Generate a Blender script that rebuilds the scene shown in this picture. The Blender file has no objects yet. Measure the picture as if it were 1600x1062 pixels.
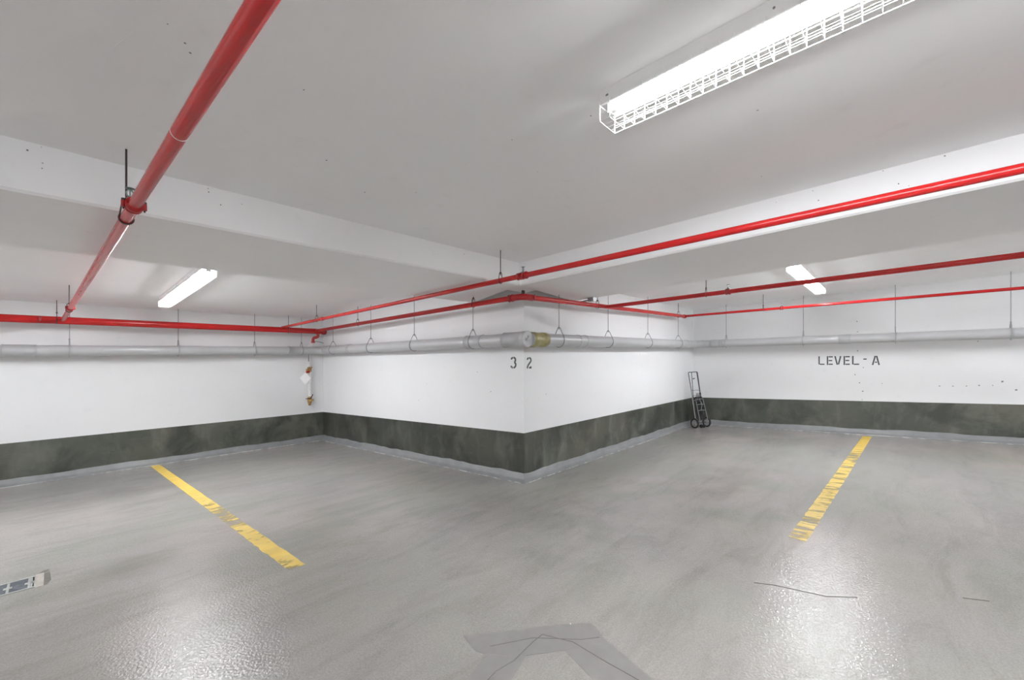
import bpy, math, random
from mathutils import Vector, Matrix
random.seed(7)
sc = bpy.context.scene
COL = sc.collection
PI = math.pi
# The garage level lies on a gentle ramp: every height follows the slab's fall.
SX, SY = 0.0204, -0.0268
def W(p): return Vector((p[0], p[1], p[2] + SX * p[0] + SY * p[1]))

# ------------------------------------------------------------------ camera, world, exposure
cam_d = bpy.data.cameras.new('camera'); cam = bpy.data.objects.new('camera', cam_d); COL.objects.link(cam)
cam.location = (-3.7157, -3.195, 1.35)
cam.rotation_euler = (PI / 2, 0, 0.739 - PI / 2)
cam_d.sensor_width = 36.0; cam_d.lens = 652.2 / 1600 * 36.0
cam_d.shift_y = 41.56 / 1600; cam_d.clip_start = 0.02; cam_d.clip_end = 100
sc.camera = cam
world = bpy.data.worlds.new('world'); sc.world = world; world.use_nodes = True
world.node_tree.nodes['Background'].inputs[0].default_value = (0.8, 0.85, 0.9, 1)
world.node_tree.nodes['Background'].inputs[1].default_value = 0.1
TUBE_EMIT = 175.0
sc.view_settings.view_transform = 'Standard'; sc.view_settings.look = 'None'
sc.view_settings.gamma = 1; sc.view_settings.use_curve_mapping = False
sc.view_settings.exposure = 0.54
sc.cycles.use_denoising = True
sc.cycles.max_bounces = 12; sc.cycles.diffuse_bounces = 8
sc.cycles.sample_clamp_indirect = 10.0

# ------------------------------------------------------------------ materials
def nmat(name):
    m = bpy.data.materials.new(name); m.use_nodes = True
    nt = m.node_tree; return m, nt, nt.nodes['Principled BSDF']
def plain(name, col, rough=0.5, metal=0.0, var=0.0, scale=8, emit=0):
    m, nt, b = nmat(name)
    b.inputs['Base Color'].default_value = (*col, 1); b.inputs['Roughness'].default_value = rough
    b.inputs['Metallic'].default_value = metal
    if var:
        n = nt.nodes.new('ShaderNodeTexNoise'); n.inputs['Scale'].default_value = scale; n.inputs['Detail'].default_value = 5
        tc = nt.nodes.new('ShaderNodeTexCoord'); nt.links.new(tc.outputs['Object'], n.inputs['Vector'])
        r = nt.nodes.new('ShaderNodeValToRGB'); nt.links.new(n.outputs['Fac'], r.inputs['Fac'])
        r.color_ramp.elements[0].position = 0.3; r.color_ramp.elements[1].position = 0.7
        r.color_ramp.elements[0].color = (*[c * (1 - var) for c in col], 1)
        r.color_ramp.elements[1].color = (*[min(1, c * (1 + var)) for c in col], 1)
        nt.links.new(r.outputs['Color'], b.inputs['Base Color'])
    if emit:
        b.inputs['Emission Color'].default_value = (0.945, 0.965, 1.0, 1); b.inputs['Emission Strength'].default_value = emit
    return m
def N(nt, typ, **kw):
    n = nt.nodes.new(typ)
    for k, v in kw.items():
        if k in n.inputs: n.inputs[k].default_value = v
        else: setattr(n, k, v)
    return n
def ramp(nt, src, stops):
    r = nt.nodes.new('ShaderNodeValToRGB'); nt.links.new(src, r.inputs['Fac'])
    el = r.color_ramp.elements
    while len(el) < len(stops): el.new(0.5)
    for e, (p, c) in zip(el, stops):
        e.position = p; e.color = (*c, 1) if len(c) == 3 else c
    return r.outputs['Color']
def mixc(nt, fac, a, b, blend='MIX'):
    m = nt.nodes.new('ShaderNodeMix'); m.data_type = 'RGBA'; m.blend_type = blend
    for sock, v in ((m.inputs[0], fac), (m.inputs[6], a), (m.inputs[7], b)):
        if isinstance(v, (float, int)): sock.default_value = v
        elif isinstance(v, tuple): sock.default_value = (*v, 1)
        else: nt.links.new(v, sock)
    return m.outputs[2]
def coords(nt, scale=(1, 1, 1), rot=(0, 0, 0)):
    tc = nt.nodes.new('ShaderNodeTexCoord'); mp = nt.nodes.new('ShaderNodeMapping')
    mp.inputs['Scale'].default_value = scale; mp.inputs['Rotation'].default_value = rot
    nt.links.new(tc.outputs['Object'], mp.inputs['Vector']); return mp.outputs['Vector']
def noise(nt, vec, scale, detail=4, rough=0.5, dist=0.0):
    n = N(nt, 'ShaderNodeTexNoise', Scale=scale, Detail=detail, Roughness=rough, Distortion=dist)
    nt.links.new(vec, n.inputs['Vector']); return n.outputs['Fac']
def bump(nt, b, src, strength, dist):
    bp = N(nt, 'ShaderNodeBump', Strength=strength, Distance=dist)
    nt.links.new(src, bp.inputs['Height']); nt.links.new(bp.outputs['Normal'], b.inputs['Normal'])

def paint_mat(name, col):
    m, nt, b = nmat(name); v = coords(nt)
    c = ramp(nt, noise(nt, v, 1.1, 5, 0.55), [(0.3, tuple(x * 0.965 for x in col)), (0.7, col)])
    c = mixc(nt, ramp(nt, noise(nt, v, 9, 4), [(0.62, (0, 0, 0)), (0.8, (1, 1, 1))]), c, tuple(x * 0.94 for x in col))
    nt.links.new(c, b.inputs['Base Color']); b.inputs['Roughness'].default_value = 0.6
    bump(nt, b, noise(nt, v, 14, 6, 0.6), 0.25, 0.004)
    return m
M = {}
M['wall'] = paint_mat('white_wall_paint', (0.775, 0.78, 0.785))
M['ceiling'] = paint_mat('white_ceiling_paint', (0.91, 0.91, 0.915))

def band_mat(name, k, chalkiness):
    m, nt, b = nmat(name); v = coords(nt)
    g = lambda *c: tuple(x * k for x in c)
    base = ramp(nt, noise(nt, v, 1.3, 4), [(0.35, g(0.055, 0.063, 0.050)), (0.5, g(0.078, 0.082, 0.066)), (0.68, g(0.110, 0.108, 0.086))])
    v2 = coords(nt, (1.6, 1.6, 0.7))
    chalk = ramp(nt, noise(nt, v2, 2.6, 7, 0.6, 0.5), [(0.48, (0, 0, 0)), (0.80, (chalkiness,) * 3)])
    c = mixc(nt, chalk, base, (0.22, 0.225, 0.195))
    v3 = coords(nt, (1, 1, 4))
    sc_ = ramp(nt, noise(nt, v3, 2.2, 8, 0.7, 1.2), [(0.595, (0, 0, 0)), (0.61, (0.22, 0.22, 0.22)), (0.63, (0, 0, 0))])
    c = mixc(nt, sc_, c, (0.22, 0.22, 0.19))
    dk = ramp(nt, noise(nt, v, 2.0, 6, 0.6, 0.4), [(0.34, (0.9, 0.9, 0.9)), (0.52, (0, 0, 0))])
    c = mixc(nt, dk, c, g(0.030, 0.034, 0.027))
    nt.links.new(c, b.inputs['Base Color']); b.inputs['Roughness'].default_value = 0.42
    bump(nt, b, noise(nt, v, 30, 5), 0.2, 0.002)
    return m
M['band'] = band_mat('dark_band_paint', 1.0, 0.45)
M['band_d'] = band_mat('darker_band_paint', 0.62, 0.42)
M['band_c'] = band_mat('chalky_band_paint', 0.95, 0.85)

def floor_mat():
    m, nt, b = nmat('floor_membrane'); v = coords(nt)
    big = noise(nt, v, 0.33, 4, 0.5, 0.5)
    c = ramp(nt, big, [(0.36, (0.29, 0.286, 0.275)), (0.5, (0.345, 0.33, 0.312)), (0.62, (0.40, 0.366, 0.346))])
    hue = ramp(nt, noise(nt, v, 0.9, 3), [(0.42, (0, 0, 0)), (0.6, (1, 1, 1))])
    c = mixc(nt, hue, c, (0.33, 0.325, 0.296))
    st = coords(nt, (0.45, 1.7, 1), (0, 0, 0.5))
    streak = ramp(nt, noise(nt, st, 2.6, 8, 0.68, 0.8), [(0.36, (0.86, 0.85, 0.84)), (0.5, (1.0, 1.0, 1.0)), (0.66, (1.08, 1.07, 1.06))])
    c = mixc(nt, 0.75, c, streak, 'MULTIPLY')
    grit = ramp(nt, noise(nt, v, 130, 2, 0.6), [(0.35, (0.86, 0.86, 0.86)), (0.65, (1.1, 1.1, 1.1))])
    c = mixc(nt, 0.8, c, grit, 'MULTIPLY')
    stain = ramp(nt, noise(nt, v, 1.25, 6, 0.6, 1.0), [(0.60, (0, 0, 0)), (0.78, (0.30, 0.30, 0.30))])
    c = mixc(nt, stain, c, (0.24, 0.225, 0.20))
    # brown stains, darker grey and paler patches, each with its own place
    for (x, y, rx, ry, col, k) in ((-3.42, .83, .45, .28, (.60, .57, .52), .55), (-3.2, 3.6, .9, .4, (.70, .66, .62), .5), (-2.5, 2.9, .8, .35, (.78, .73, .70), .45),
                                   (.2, -1.5, 1.6, .7, (.84, .84, .84), .8), (1.5, -1.9, 1.1, .35, (.76, .74, .71), .5), (-1.0, -.7, .9, 1.1, (.80, .81, .80), .8),
                                   (-.7, 1.6, .8, 1.2, (1.16, 1.13, 1.08), .6), (4.4, -4.3, 1.3, .9, (1.18, 1.12, 1.06), .6), (3.0, -1.2, 1.5, .6, (1.12, 1.08, 1.05), .6)):
        vv = coords(nt, (1 / rx, 1 / ry, 1)); nt.nodes[-1].inputs['Location'].default_value = (-x / rx, -y / ry, 0)
        ds = N(nt, 'ShaderNodeVectorMath', operation='LENGTH')
        sp = N(nt, 'ShaderNodeVectorMath', operation='MULTIPLY'); nt.links.new(vv, sp.inputs[0]); sp.inputs[1].default_value = (1, 1, 0)
        nt.links.new(sp.outputs[0], ds.inputs[0])
        wob = N(nt, 'ShaderNodeMath', operation='ADD'); nt.links.new(ds.outputs['Value'], wob.inputs[0])
        nz = N(nt, 'ShaderNodeMath', operation='MULTIPLY_ADD'); nt.links.new(noise(nt, v, 2.4, 5, .6), nz.inputs[0]); nz.inputs[1].default_value = 1.6; nz.inputs[2].default_value = -0.8
        nt.links.new(nz.outputs[0], wob.inputs[1])
        fac = ramp(nt, wob.outputs[0], [(0.25, (k, k, k)), (1.0, (0, 0, 0))])
        c = mixc(nt, fac, c, col, 'MULTIPLY')
    nt.links.new(c, b.inputs['Base Color'])
    r = ramp(nt, noise(nt, st, 1.1, 5, 0.6), [(0.35, (0.10, 0.10, 0.10)), (0.65, (0.165, 0.165, 0.165))])
    nt.links.new(r, b.inputs['Roughness'])
    vo = N(nt, 'ShaderNodeTexVoronoi', Scale=85.0); nt.links.new(v, vo.inputs['Vector'])
    b1 = N(nt, 'ShaderNodeBump', Strength=0.46, Distance=0.005); nt.links.new(noise(nt, v, 75, 3, 0.6), b1.inputs['Height'])
    b2 = N(nt, 'ShaderNodeBump', Strength=0.2, Distance=0.003); nt.links.new(vo.outputs['Distance'], b2.inputs['Height'])
    nt.links.new(b1.outputs['Normal'], b2.inputs['Normal']); nt.links.new(b2.outputs['Normal'], b.inputs['Normal'])
    return m
M['floor'] = floor_mat()

def worn_line(name, axis, stops):
    """stops: (metres from the far end, amount of paint worn off)"""
    m, nt, b = nmat(name); v = coords(nt)
    c = ramp(nt, noise(nt, v, 5, 5), [(0.35, (0.74, 0.50, 0.085)), (0.65, (0.82, 0.60, 0.13))])
    b.inputs['Roughness'].default_value = 0.4
    sp = N(nt, 'ShaderNodeSeparateXYZ'); nt.links.new(v, sp.inputs[0])
    al = N(nt, 'ShaderNodeMath', operation='MULTIPLY'); nt.links.new(sp.outputs[axis], al.inputs[0]); al.inputs[1].default_value = -1 / 5.6
    wear = ramp(nt, al.outputs[0], [(d / 5.6, (w, w, w)) for d, w in stops])
    st = coords(nt, (2.6, 0.8, 1) if axis == 0 else (0.9, 1.6, 1), (0, 0, 0.25))
    nz = noise(nt, st, 4.5, 8, 0.68, 0.5)
    ad = N(nt, 'ShaderNodeMath', operation='ADD'); nt.links.new(nz, ad.inputs[0]); nt.links.new(wear, ad.inputs[1])
    f = ramp(nt, ad.outputs[0], [(0.66, (0, 0, 0)), (0.74, (0.6, 0.6, 0.6)), (0.86, (1, 1, 1))])
    c = mixc(nt, ramp(nt, ad.outputs[0], [(0.5, (0, 0, 0)), (0.8, (.6, .6, .6))]), c, (0.50, 0.40, 0.17))
    nt.links.new(c, b.inputs['Base Color'])
    tr = N(nt, 'ShaderNodeBsdfTransparent'); mx = N(nt, 'ShaderNodeMixShader')
    nt.links.new(f, mx.inputs[0]); nt.links.new(b.outputs[0], mx.inputs[1]); nt.links.new(tr.outputs[0], mx.inputs[2])
    nt.links.new(mx.outputs[0], nt.nodes['Material Output'].inputs['Surface'])
    bump(nt, b, noise(nt, v, 75, 3, 0.6), 0.4, 0.004)
    return m
M['yellow_a'] = worn_line('yellow_line_paint', 1, [(0, -.05), (2.6, 0.02), (3.35, .14), (3.7, .30), (4.1, .26), (4.5, .12), (5.2, .10), (5.5, .22)])
M['yellow_b'] = worn_line('worn_yellow_line_paint', 0, [(0, -.05), (1.2, 0.02), (1.6, .17), (2.1, .22), (2.6, .15), (4.0, .17), (5.2, .19), (5.5, .24)])
M['cove'] = plain('blue_grey_membrane', (0.225, 0.232, 0.235), 0.45, var=0.12, scale=6)
def bead_mat():
    m, nt, b = nmat('chipped_sealant'); v = coords(nt)
    c = ramp(nt, noise(nt, v, 7, 8, 0.7), [(0.46, (0.24, 0.245, 0.245)), (0.60, (0.60, 0.59, 0.56))])
    nt.links.new(c, b.inputs['Base Color']); b.inputs['Roughness'].default_value = 0.6
    return m
M['bead'] = bead_mat()
M['red'] = plain('red_pipe_paint', (0.46, 0.010, 0.011), 0.26, var=0.10, scale=5)
M['redfit'] = plain('red_fitting_paint', (0.38, 0.010, 0.011), 0.35, var=0.2, scale=30)
M['grey'] = plain('grey_plastic_pipe', (0.44, 0.445, 0.45), 0.30, var=0.04, scale=3)
M['greyjoint'] = plain('grey_plastic_joint', (0.39, 0.395, 0.40), 0.35, var=0.05, scale=6)
M['olive'] = plain('olive_rubber_coupling', (0.30, 0.27, 0.12), 0.35, var=0.25, scale=20)
M['steel'] = plain('hanger_steel', (0.26, 0.26, 0.27), 0.45, 0.6)
M['dsteel'] = plain('darkened_steel', (0.07, 0.045, 0.045), 0.5, 0.3)
M['galv'] = plain('galvanised_clamp', (0.42, 0.43, 0.44), 0.4, 0.5)
M['brass'] = plain('brass', (0.42, 0.26, 0.10), 0.4, 0.7, var=0.4, scale=60)
M['head'] = plain('grey_green_sprinkler_metal', (0.22, 0.26, 0.25), 0.4, 0.6)
M['whitemetal'] = plain('white_enamel', (0.80, 0.80, 0.79), 0.35)
M['socket'] = plain('socket_plastic', (0.62, 0.62, 0.6), 0.4)
M['tube'] = plain('fluorescent_glow', (1, 1, 1), 0.3, emit=TUBE_EMIT)
M['black'] = plain('black_rubber', (0.012, 0.012, 0.013), 0.5)
M['frame'] = plain('black_enamelled_tube', (0.05, 0.05, 0.052), 0.3, 0.5)
M['rim'] = plain('grey_wheel_rim', (0.33, 0.33, 0.33), 0.35, 0.5)
M['paper'] = plain('white_paper', (0.93, 0.93, 0.93), 0.7)
M['whitepipe'] = plain('white_painted_pipe', (0.74, 0.73, 0.72), 0.5, var=0.12, scale=40)
M['ink'] = plain('dark_grey_stencil_paint', (0.075, 0.08, 0.085), 0.6, var=0.25, scale=40)
M['pit'] = plain('dark_pit', (0.22, 0.21, 0.195), 0.8)
M['chipw'] = plain('pale_chip', (0.62, 0.62, 0.58), 0.7)
M['strip'] = plain('darker_membrane_patch', (0.265, 0.258, 0.245), 0.3, var=0.06, scale=14)
M['crack'] = plain('dark_crack', (0.14, 0.13, 0.12), 0.7)
M['grate'] = plain('grey_cast_grate', (0.20, 0.225, 0.25), 0.45, 0.3, var=0.2, scale=30)
M['graterail'] = plain('pale_drain_rail', (0.42, 0.44, 0.42), 0.5, 0.2, var=0.15, scale=20)
M['mortar'] = plain('beige_mortar', (0.43, 0.40, 0.36), 0.8, var=0.12, scale=25)
M['fringe'] = plain('brown_mortar_stain', (0.15, 0.135, 0.115), 0.8, var=0.3, scale=60)

# ------------------------------------------------------------------ mesh helpers
ORG = {}
def tag(o, label=None, cat=None, group=None, kind=None):
    if label: o['label'] = label
    if cat: o['category'] = cat
    if group: o['group'] = group
    if kind: o['kind'] = kind
    return o
def thing(name, loc, label, cat, group=None):
    o = bpy.data.objects.new(name, None); COL.objects.link(o); o.empty_display_size = 0.1
    o.location = W(loc); ORG[o.name] = o.location.copy()
    return tag(o, label, cat, group)

class MB:
    def __init__(s, ramped=True, xf=None): s.v = []; s.f = []; s.sm = []; s.mi = []; s.xf = xf
    def add(s, vs, fs, smooth=False, mi=0):
        k = len(s.v); s.v += [tuple(p) for p in vs]
        for f in fs: s.f.append(tuple(i + k for i in f)); s.sm.append(smooth); s.mi.append(mi)
        return s
    def box(s, a, b, mi=0):
        x0, y0, z0 = a; x1, y1, z1 = b
        vs = [(x0,y0,z0),(x1,y0,z0),(x1,y1,z0),(x0,y1,z0),(x0,y0,z1),(x1,y0,z1),(x1,y1,z1),(x0,y1,z1)]
        return s.add(vs, [(3,2,1,0),(4,5,6,7),(0,1,5,4),(1,2,6,5),(2,3,7,6),(3,0,4,7)], False, mi)
    def sweep(s, pts, r, n=12, caps=True, closed=False, mi=0):
        pts = [Vector(p) for p in pts]; m = len(pts)
        rs = r if isinstance(r, (list, tuple)) else [r] * m
        tang = []
        for i in range(m):
            a = pts[(i - 1) % m] if (closed or i > 0) else pts[i]
            b = pts[(i + 1) % m] if (closed or i < m - 1) else pts[i]
            d = b - a
            tang.append(d.normalized() if d.length > 1e-9 else Vector((0, 0, 1)))
        up = Vector((0, 0, 1)) if abs(tang[0].z) < 0.9 else Vector((1, 0, 0))
        u = (up - tang[0] * up.dot(tang[0])).normalized()
        vs = []
        for i in range(m):
            u = (u - tang[i] * u.dot(tang[i])).normalized(); w = tang[i].cross(u)
            for k in range(n):
                a = 2 * PI * k / n
                vs.append(pts[i] + (u * math.cos(a) + w * math.sin(a)) * rs[i])
        fs = []
        for i in range(m if closed else m - 1):
            j = (i + 1) % m
            for k in range(n):
                l = (k + 1) % n; fs.append((i*n+k, i*n+l, j*n+l, j*n+k))
        s.add(vs, fs, True, mi)
        if caps and not closed:
            for ring, rev in ((vs[:n], True), (vs[-n:], False)):      # own vertices, so caps stay crisp
                if rs[0 if rev else -1] > 1e-6:
                    s.add(ring, [tuple(range(n))[::-1] if rev else tuple(range(n))], False, mi)
        return s
    def cyl(s, a, b, r, n=16, mi=0): return s.sweep([a, b], r, n, mi=mi)
    def prism(s, poly, z0, z1, mi=0):   # horizontal polygon
        n = len(poly)
        vs = [(x, y, z0) for x, y in poly] + [(x, y, z1) for x, y in poly]
        fs = [tuple(range(n))[::-1], tuple(range(n, 2*n))] + [(i, (i+1) % n, (i+1) % n + n, i + n) for i in range(n)]
        return s.add(vs, fs, False, mi)
    def build(s, name, mat, parent=None, origin=None, ramped=True):
        me = bpy.data.meshes.new(name)
        vs = [Vector(p) for p in s.v]
        if s.xf is not None: vs = [s.xf @ p for p in vs]
        if ramped: vs = [W(p) for p in vs]
        if parent is not None: org = ORG[parent.name]
        else: org = W(origin) if origin is not None else Vector((0, 0, 0))
        me.from_pydata([p - org for p in vs], [], s.f)
        for m in (mat if isinstance(mat, list) else [mat]): me.materials.append(m)
        me.polygons.foreach_set('use_smooth', s.sm); me.polygons.foreach_set('material_index', s.mi)
        me.update(); me.validate()
        o = bpy.data.objects.new(name, me); COL.objects.link(o)
        if parent is not None: o.parent = parent
        else: o.location = org
        ORG[o.name] = org.copy() if hasattr(org, 'copy') else org
        return o
def fillet(pts, rad, n=6):
    pts = [Vector(p) for p in pts]; out = [pts[0]]
    for i in range(1, len(pts) - 1):
        a = (pts[i-1] - pts[i]).normalized(); b = (pts[i+1] - pts[i]).normalized()
        p0 = pts[i] + a * rad; p1 = pts[i] + b * rad
        for k in range(n + 1):
            t = k / n; out.append(p0 * (1-t)**2 + pts[i] * 2*t*(1-t) + p1 * t*t)
    out.append(pts[-1]); return out
def lerp(a, b, t): return Vector(a) * (1 - t) + Vector(b) * t

# ------------------------------------------------------------------ shell
ZC, ZS, ZB = 2.454, 2.217, 0.568       # slab soffit, beam soffit, top of dark band
LX, LY = 5.632, 5.43
FAR = -8.0
# drain slot: x -5.2..-3.80, y 1.005..1.205
HX0, HX1, HY0, HY1 = -5.2, -3.800, 1.005, 1.205
fb = MB()
def grid(mb, x0, x1, y0, y1, z):
    mb.add([(x0,y0,z),(x1,y0,z),(x1,y1,z),(x0,y1,z)], [(0,1,2,3)])
grid(fb, FAR-.2, LX+.25, FAR-.2, HY0, 0); grid(fb, FAR-.2, LX+.25, HY1, LY+.25, 0)
grid(fb, FAR-.2, HX0, HY0, HY1, 0); grid(fb, HX1, LX+.25, HY0, HY1, 0)
grid(fb, HX0, HX1, HY0, HY1, -0.07)
for (a, b) in (((HX0,HY0),(HX1,HY0)), ((HX1,HY0),(HX1,HY1)), ((HX1,HY1),(HX0,HY1)), ((HX0,HY1),(HX0,HY0))):
    fb.add([(a[0],a[1],0),(b[0],b[1],0),(b[0],b[1],-.07),(a[0],a[1],-.07)], [(0,1,2,3)])
fb.box((FAR-.2, FAR-.2, -.25), (LX+.25, LY+.25, -.09))
floor = tag(fb.build('floor', M['floor']), kind='structure')
ceiling = tag(MB().box((FAR-.2, FAR-.2, ZC), (LX+.25, LY+.25, ZC+.25)).build('ceiling', M['ceiling']), kind='structure')
def wall(name, a, b): return tag(MB().box(a, b).build(name, M['wall']), kind='structure')
wl = wall('wall_left', (FAR, LY, -.1), (0.25, LY+.25, ZC))
wil = wall('wall_inner_left', (0, 0, -.1), (.25, LY, ZC))
wir = wall('wall_inner_right', (.25, 0, -.1), (LX, .25, ZC))
wr = wall('wall_right', (LX, FAR, -.1), (LX+.25, .25, ZC))
wall('wall_front', (FAR-.2, FAR-.2, -.1), (LX+.25, FAR, ZC))
wall('wall_rear', (FAR-.2, FAR, -.1), (FAR, LY+.25, ZC))
t = 0.0025
MB().box((FAR, LY-t, 0), (-t, LY, ZB)).build('painted_band', M['band'], wl)
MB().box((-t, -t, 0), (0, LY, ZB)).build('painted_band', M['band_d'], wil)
MB().box((0, -t, 0), (LX-t, 0, ZB)).build('painted_band', M['band_c'], wir)
MB().box((LX-t, FAR, 0), (LX, 0, ZB)).build('painted_band', M['band'], wr)

# beams under the slab
BX0, BX1, BY0, BY1 = -0.369, 1.044, -0.257, 0.915
e = 0.012   # small chamfer on lower arrises
def beam(name, poly_pts, xf):
    mb = MB(xf=xf); n = len(poly_pts[0])
    return mb
bl = MB()
prof = [(BY0, ZC), (BY0, ZS+e), (BY0+e, ZS), (BY1-e, ZS), (BY1, ZS+e), (BY1, ZC)]
vs = [(FAR, y, z) for y, z in prof] + [(-0.001 if y > -0.0 else -0.001, y, z) for y, z in prof]
n = len(prof); fs = [(i, i+1, i+1+n, i+n) for i in range(n-1)]
vs = [(FAR, y, z) for y, z in prof] + [(BX0 - 0 if i < 3 else 0.0, y, z) for i, (y, z) in enumerate(prof)]
bl.add(vs, fs)
tag(bl.build('ceiling_beam', M['ceiling']), 'deep white concrete ceiling beam running left from above the block corner', 'beam', kind='structure')
br = MB()
prof = [(BX0, ZC), (BX0, ZS+e), (BX0+e, ZS), (BX1-e, ZS), (BX1, ZS+e), (BX1, ZC)]
vs = [(x, FAR, z) for x, z in prof] + [(x, (BY0 if i < 2 else (BY0 + e if i == 2 else 0.0)), z) for i, (x, z) in enumerate(prof)]
br.add(vs, [(i+n, i+1+n, i+1, i) for i in range(n-1)])
br.add([(BX0+e, BY0+e, ZS), (0, BY0+e, ZS), (0, 0, ZS), (BX0+e, 0, ZS)], [(0,1,2,3)])
tag(br.build('ceiling_beam', M['ceiling']), 'deep white concrete ceiling beam running right from above the block corner', 'beam', kind='structure')

# coved membrane kerb along the wall bases
path = [(FAR, LY), (0, LY), (0, 0), (LX, 0), (LX, FAR)]
nrm = [(0, -1), (-1, 0), (0, -1), (-1, 0)]
names = ['baseboard_left', 'baseboard_inner_left', 'baseboard_inner_right', 'baseboard_right']
def offp(i, d):     # path vertex i moved out into the room by d
    if i == 0: return (path[0][0], path[0][1] - d)
    if i == 4: return (path[4][0] - d, path[4][1])
    return (path[i][0] - d, path[i][1] - d)
prof = [(0.0, .098), (.0075, .094), (.010, .045), (.030, .022), (.062, .010), (.074, .0)]
for s_ in range(4):
    mb = MB(); bd = MB(); K = 60
    L = math.hypot(path[s_+1][0]-path[s_][0], path[s_+1][1]-path[s_][1])
    wav = [0.006 * math.sin(k * 0.55 + s_ * 2) + 0.004 * math.sin(k * 1.7 + s_) + random.uniform(-.003, .003) for k in range(K + 1)]
    vs = []
    for k in range(K + 1):
        u = k / K
        if k in (0, K): wav[k] = 0
        for (d, z) in prof:
            a = offp(s_, d); b = offp(s_ + 1, d)
            vs.append((a[0]*(1-u)+b[0]*u, a[1]*(1-u)+b[1]*u, z + (wav[k] if z > .09 else 0)))
    m = len(prof)
    mb.add(vs, [(k*m+i, k*m+i+1, (k+1)*m+i+1, (k+1)*m+i) for k in range(K) for i in range(m-1)], True)
    o = tag(mb.build(names[s_], M['cove']), kind='structure')
    a = offp(s_, .074); b = offp(s_+1, .074)
    bd.sweep([(a[0]*(1-k/K)+b[0]*k/K + random.uniform(-.003,.003), a[1]*(1-k/K)+b[1]*k/K + random.uniform(-.003,.003), .001) for k in range(K+1)], 0.0055, 6)
    tag(bd.build('sealant_bead', M['bead'], o), 'chipped pale sealant bead along the foot of the kerb')

# dark tie holes, nail pits and chips, too small to pick apart: one stuff part per surface
def specks(name, parent, pts, axis, mat=M['pit'], r=0.011):
    mb = MB()
    for (x, y, z) in pts:
        rr = r * random.uniform(0.6, 1.25); st = random.uniform(.5, 1.0); k = 7
        ang = random.uniform(0, PI)
        ring = []
        for i in range(k):
            a = 2*PI*i/k; q = rr * random.uniform(.75, 1.15)
            u, w_ = q*math.cos(a), q*st*math.sin(a)
            ring.append((u*math.cos(ang)-w_*math.sin(ang), u*math.sin(ang)+w_*math.cos(ang)))
        d = 0.0012
        if axis == 'x': vs = [(x - d, y + u, z + w_) for u, w_ in ring]
        elif axis == 'y': vs = [(x + u, y - d, z + w_) for u, w_ in ring]
        elif axis == 'f': vs = [(x + u, y + w_, z + d) for u, w_ in ring]
        else: vs = [(x + u, y + w_, z - d) for u, w_ in ring]
        mb.add(vs, [tuple(range(k))])
    return tag(mb.build(name, mat, parent), kind='stuff')
specks('tie_holes', wir, [(3.045,0,1.5),(3.12,0,1.15),(3.145,0,.98),(3.07,0,.8),(3.045,0,.636),(3.03,0,2.03),(3.08,0,1.95),(3.1,0,1.30),(3.05,0,2.1),(.42,0,1.0)], 'y', r=.007)
specks('tie_holes', wr, [(LX,-2.751,1.433),(LX,-2.717,1.024),(LX,-2.777,.88),(LX,-2.819,.737),(LX,-3.066,.869),(LX,-3.741,.83),(LX,-3.886,.83),(LX,-4.027,.831),(LX,-4.158,.841),(LX,-4.291,.842),(LX,-4.384,.898),(LX,-4.516,.778),(LX,-2.811,.594),(LX,-2.751,1.764),(LX,-2.743,1.942),(LX,-4.145,1.504),(LX,-2.827,1.144)], 'x', r=.012)
specks('tie_holes', wil, [(0,.55,1.05),(0,.8,1.3),(0,1.9,1.15),(0,2.1,.9),(0,.25,.42)], 'x', r=.006)
specks('paint_chips', ceiling, [(-3.423,-1.461,ZC),(-3.402,-1.421,ZC),(-3.476,-1.517,ZC),(-3.058,-1.496,ZC),(-2.76,-1.017,ZC),(-2.425,-.79,ZC),(-1.858,-1.7,ZC),(-2.21,-1.823,ZC),(-2.102,-2.2,ZC),(-1.6,-2.75,ZC),(-.63,-.46,ZC),(-.82,-2.608,ZC),(-2.197,-1.003,ZC),(-3.6,2.9,ZC),(-1.9,4.3,ZC),(-1.85,4.4,ZC)], 'z', r=.005)
specks('nail_pits', bpy.data.objects['ceiling_beam'], [(-3.755,BY0,2.444),(-3.751,BY0,2.371),(-3.753,BY0,2.346),(-3.798,BY0,2.414),(-3.113,BY0,2.44),(-3.11,BY0,2.421),(-2.942,BY0,2.395),(-3.051,BY0,2.362),(-1.153,BY0,2.409),(-.82,BY0,2.387),(-.589,BY0,2.398)], 'y', r=.004)
specks('nail_pits', bpy.data.objects['ceiling_beam.001'], [(BX0,-2.605,2.417),(BX0,-2.81,2.433),(BX0,-2.84,2.361),(BX0,-3.266,2.321),(BX0,-3.411,2.44),(BX0,-3.154,2.445),(BX0,-3.222,2.346)], 'x', r=.004)

# faint raised repair seams on the ceiling slab
sm = MB()
for pl in ([(-3.60,-1.62),(-3.555,-1.50),(-3.54,-1.41),(-3.47,-1.36),(-3.33,-1.33),(-3.27,-1.36)], [(-3.54,-1.41),(-3.58,-1.28),(-3.60,-1.10)], [(-3.45,-1.47),(-3.38,-1.41),(-3.33,-1.33)]):
    sm.sweep([(x, y, ZC + .001) for x, y in pl], .0016, 6)
sm.build('repair_seam', M['ceiling'], ceiling)

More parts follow.
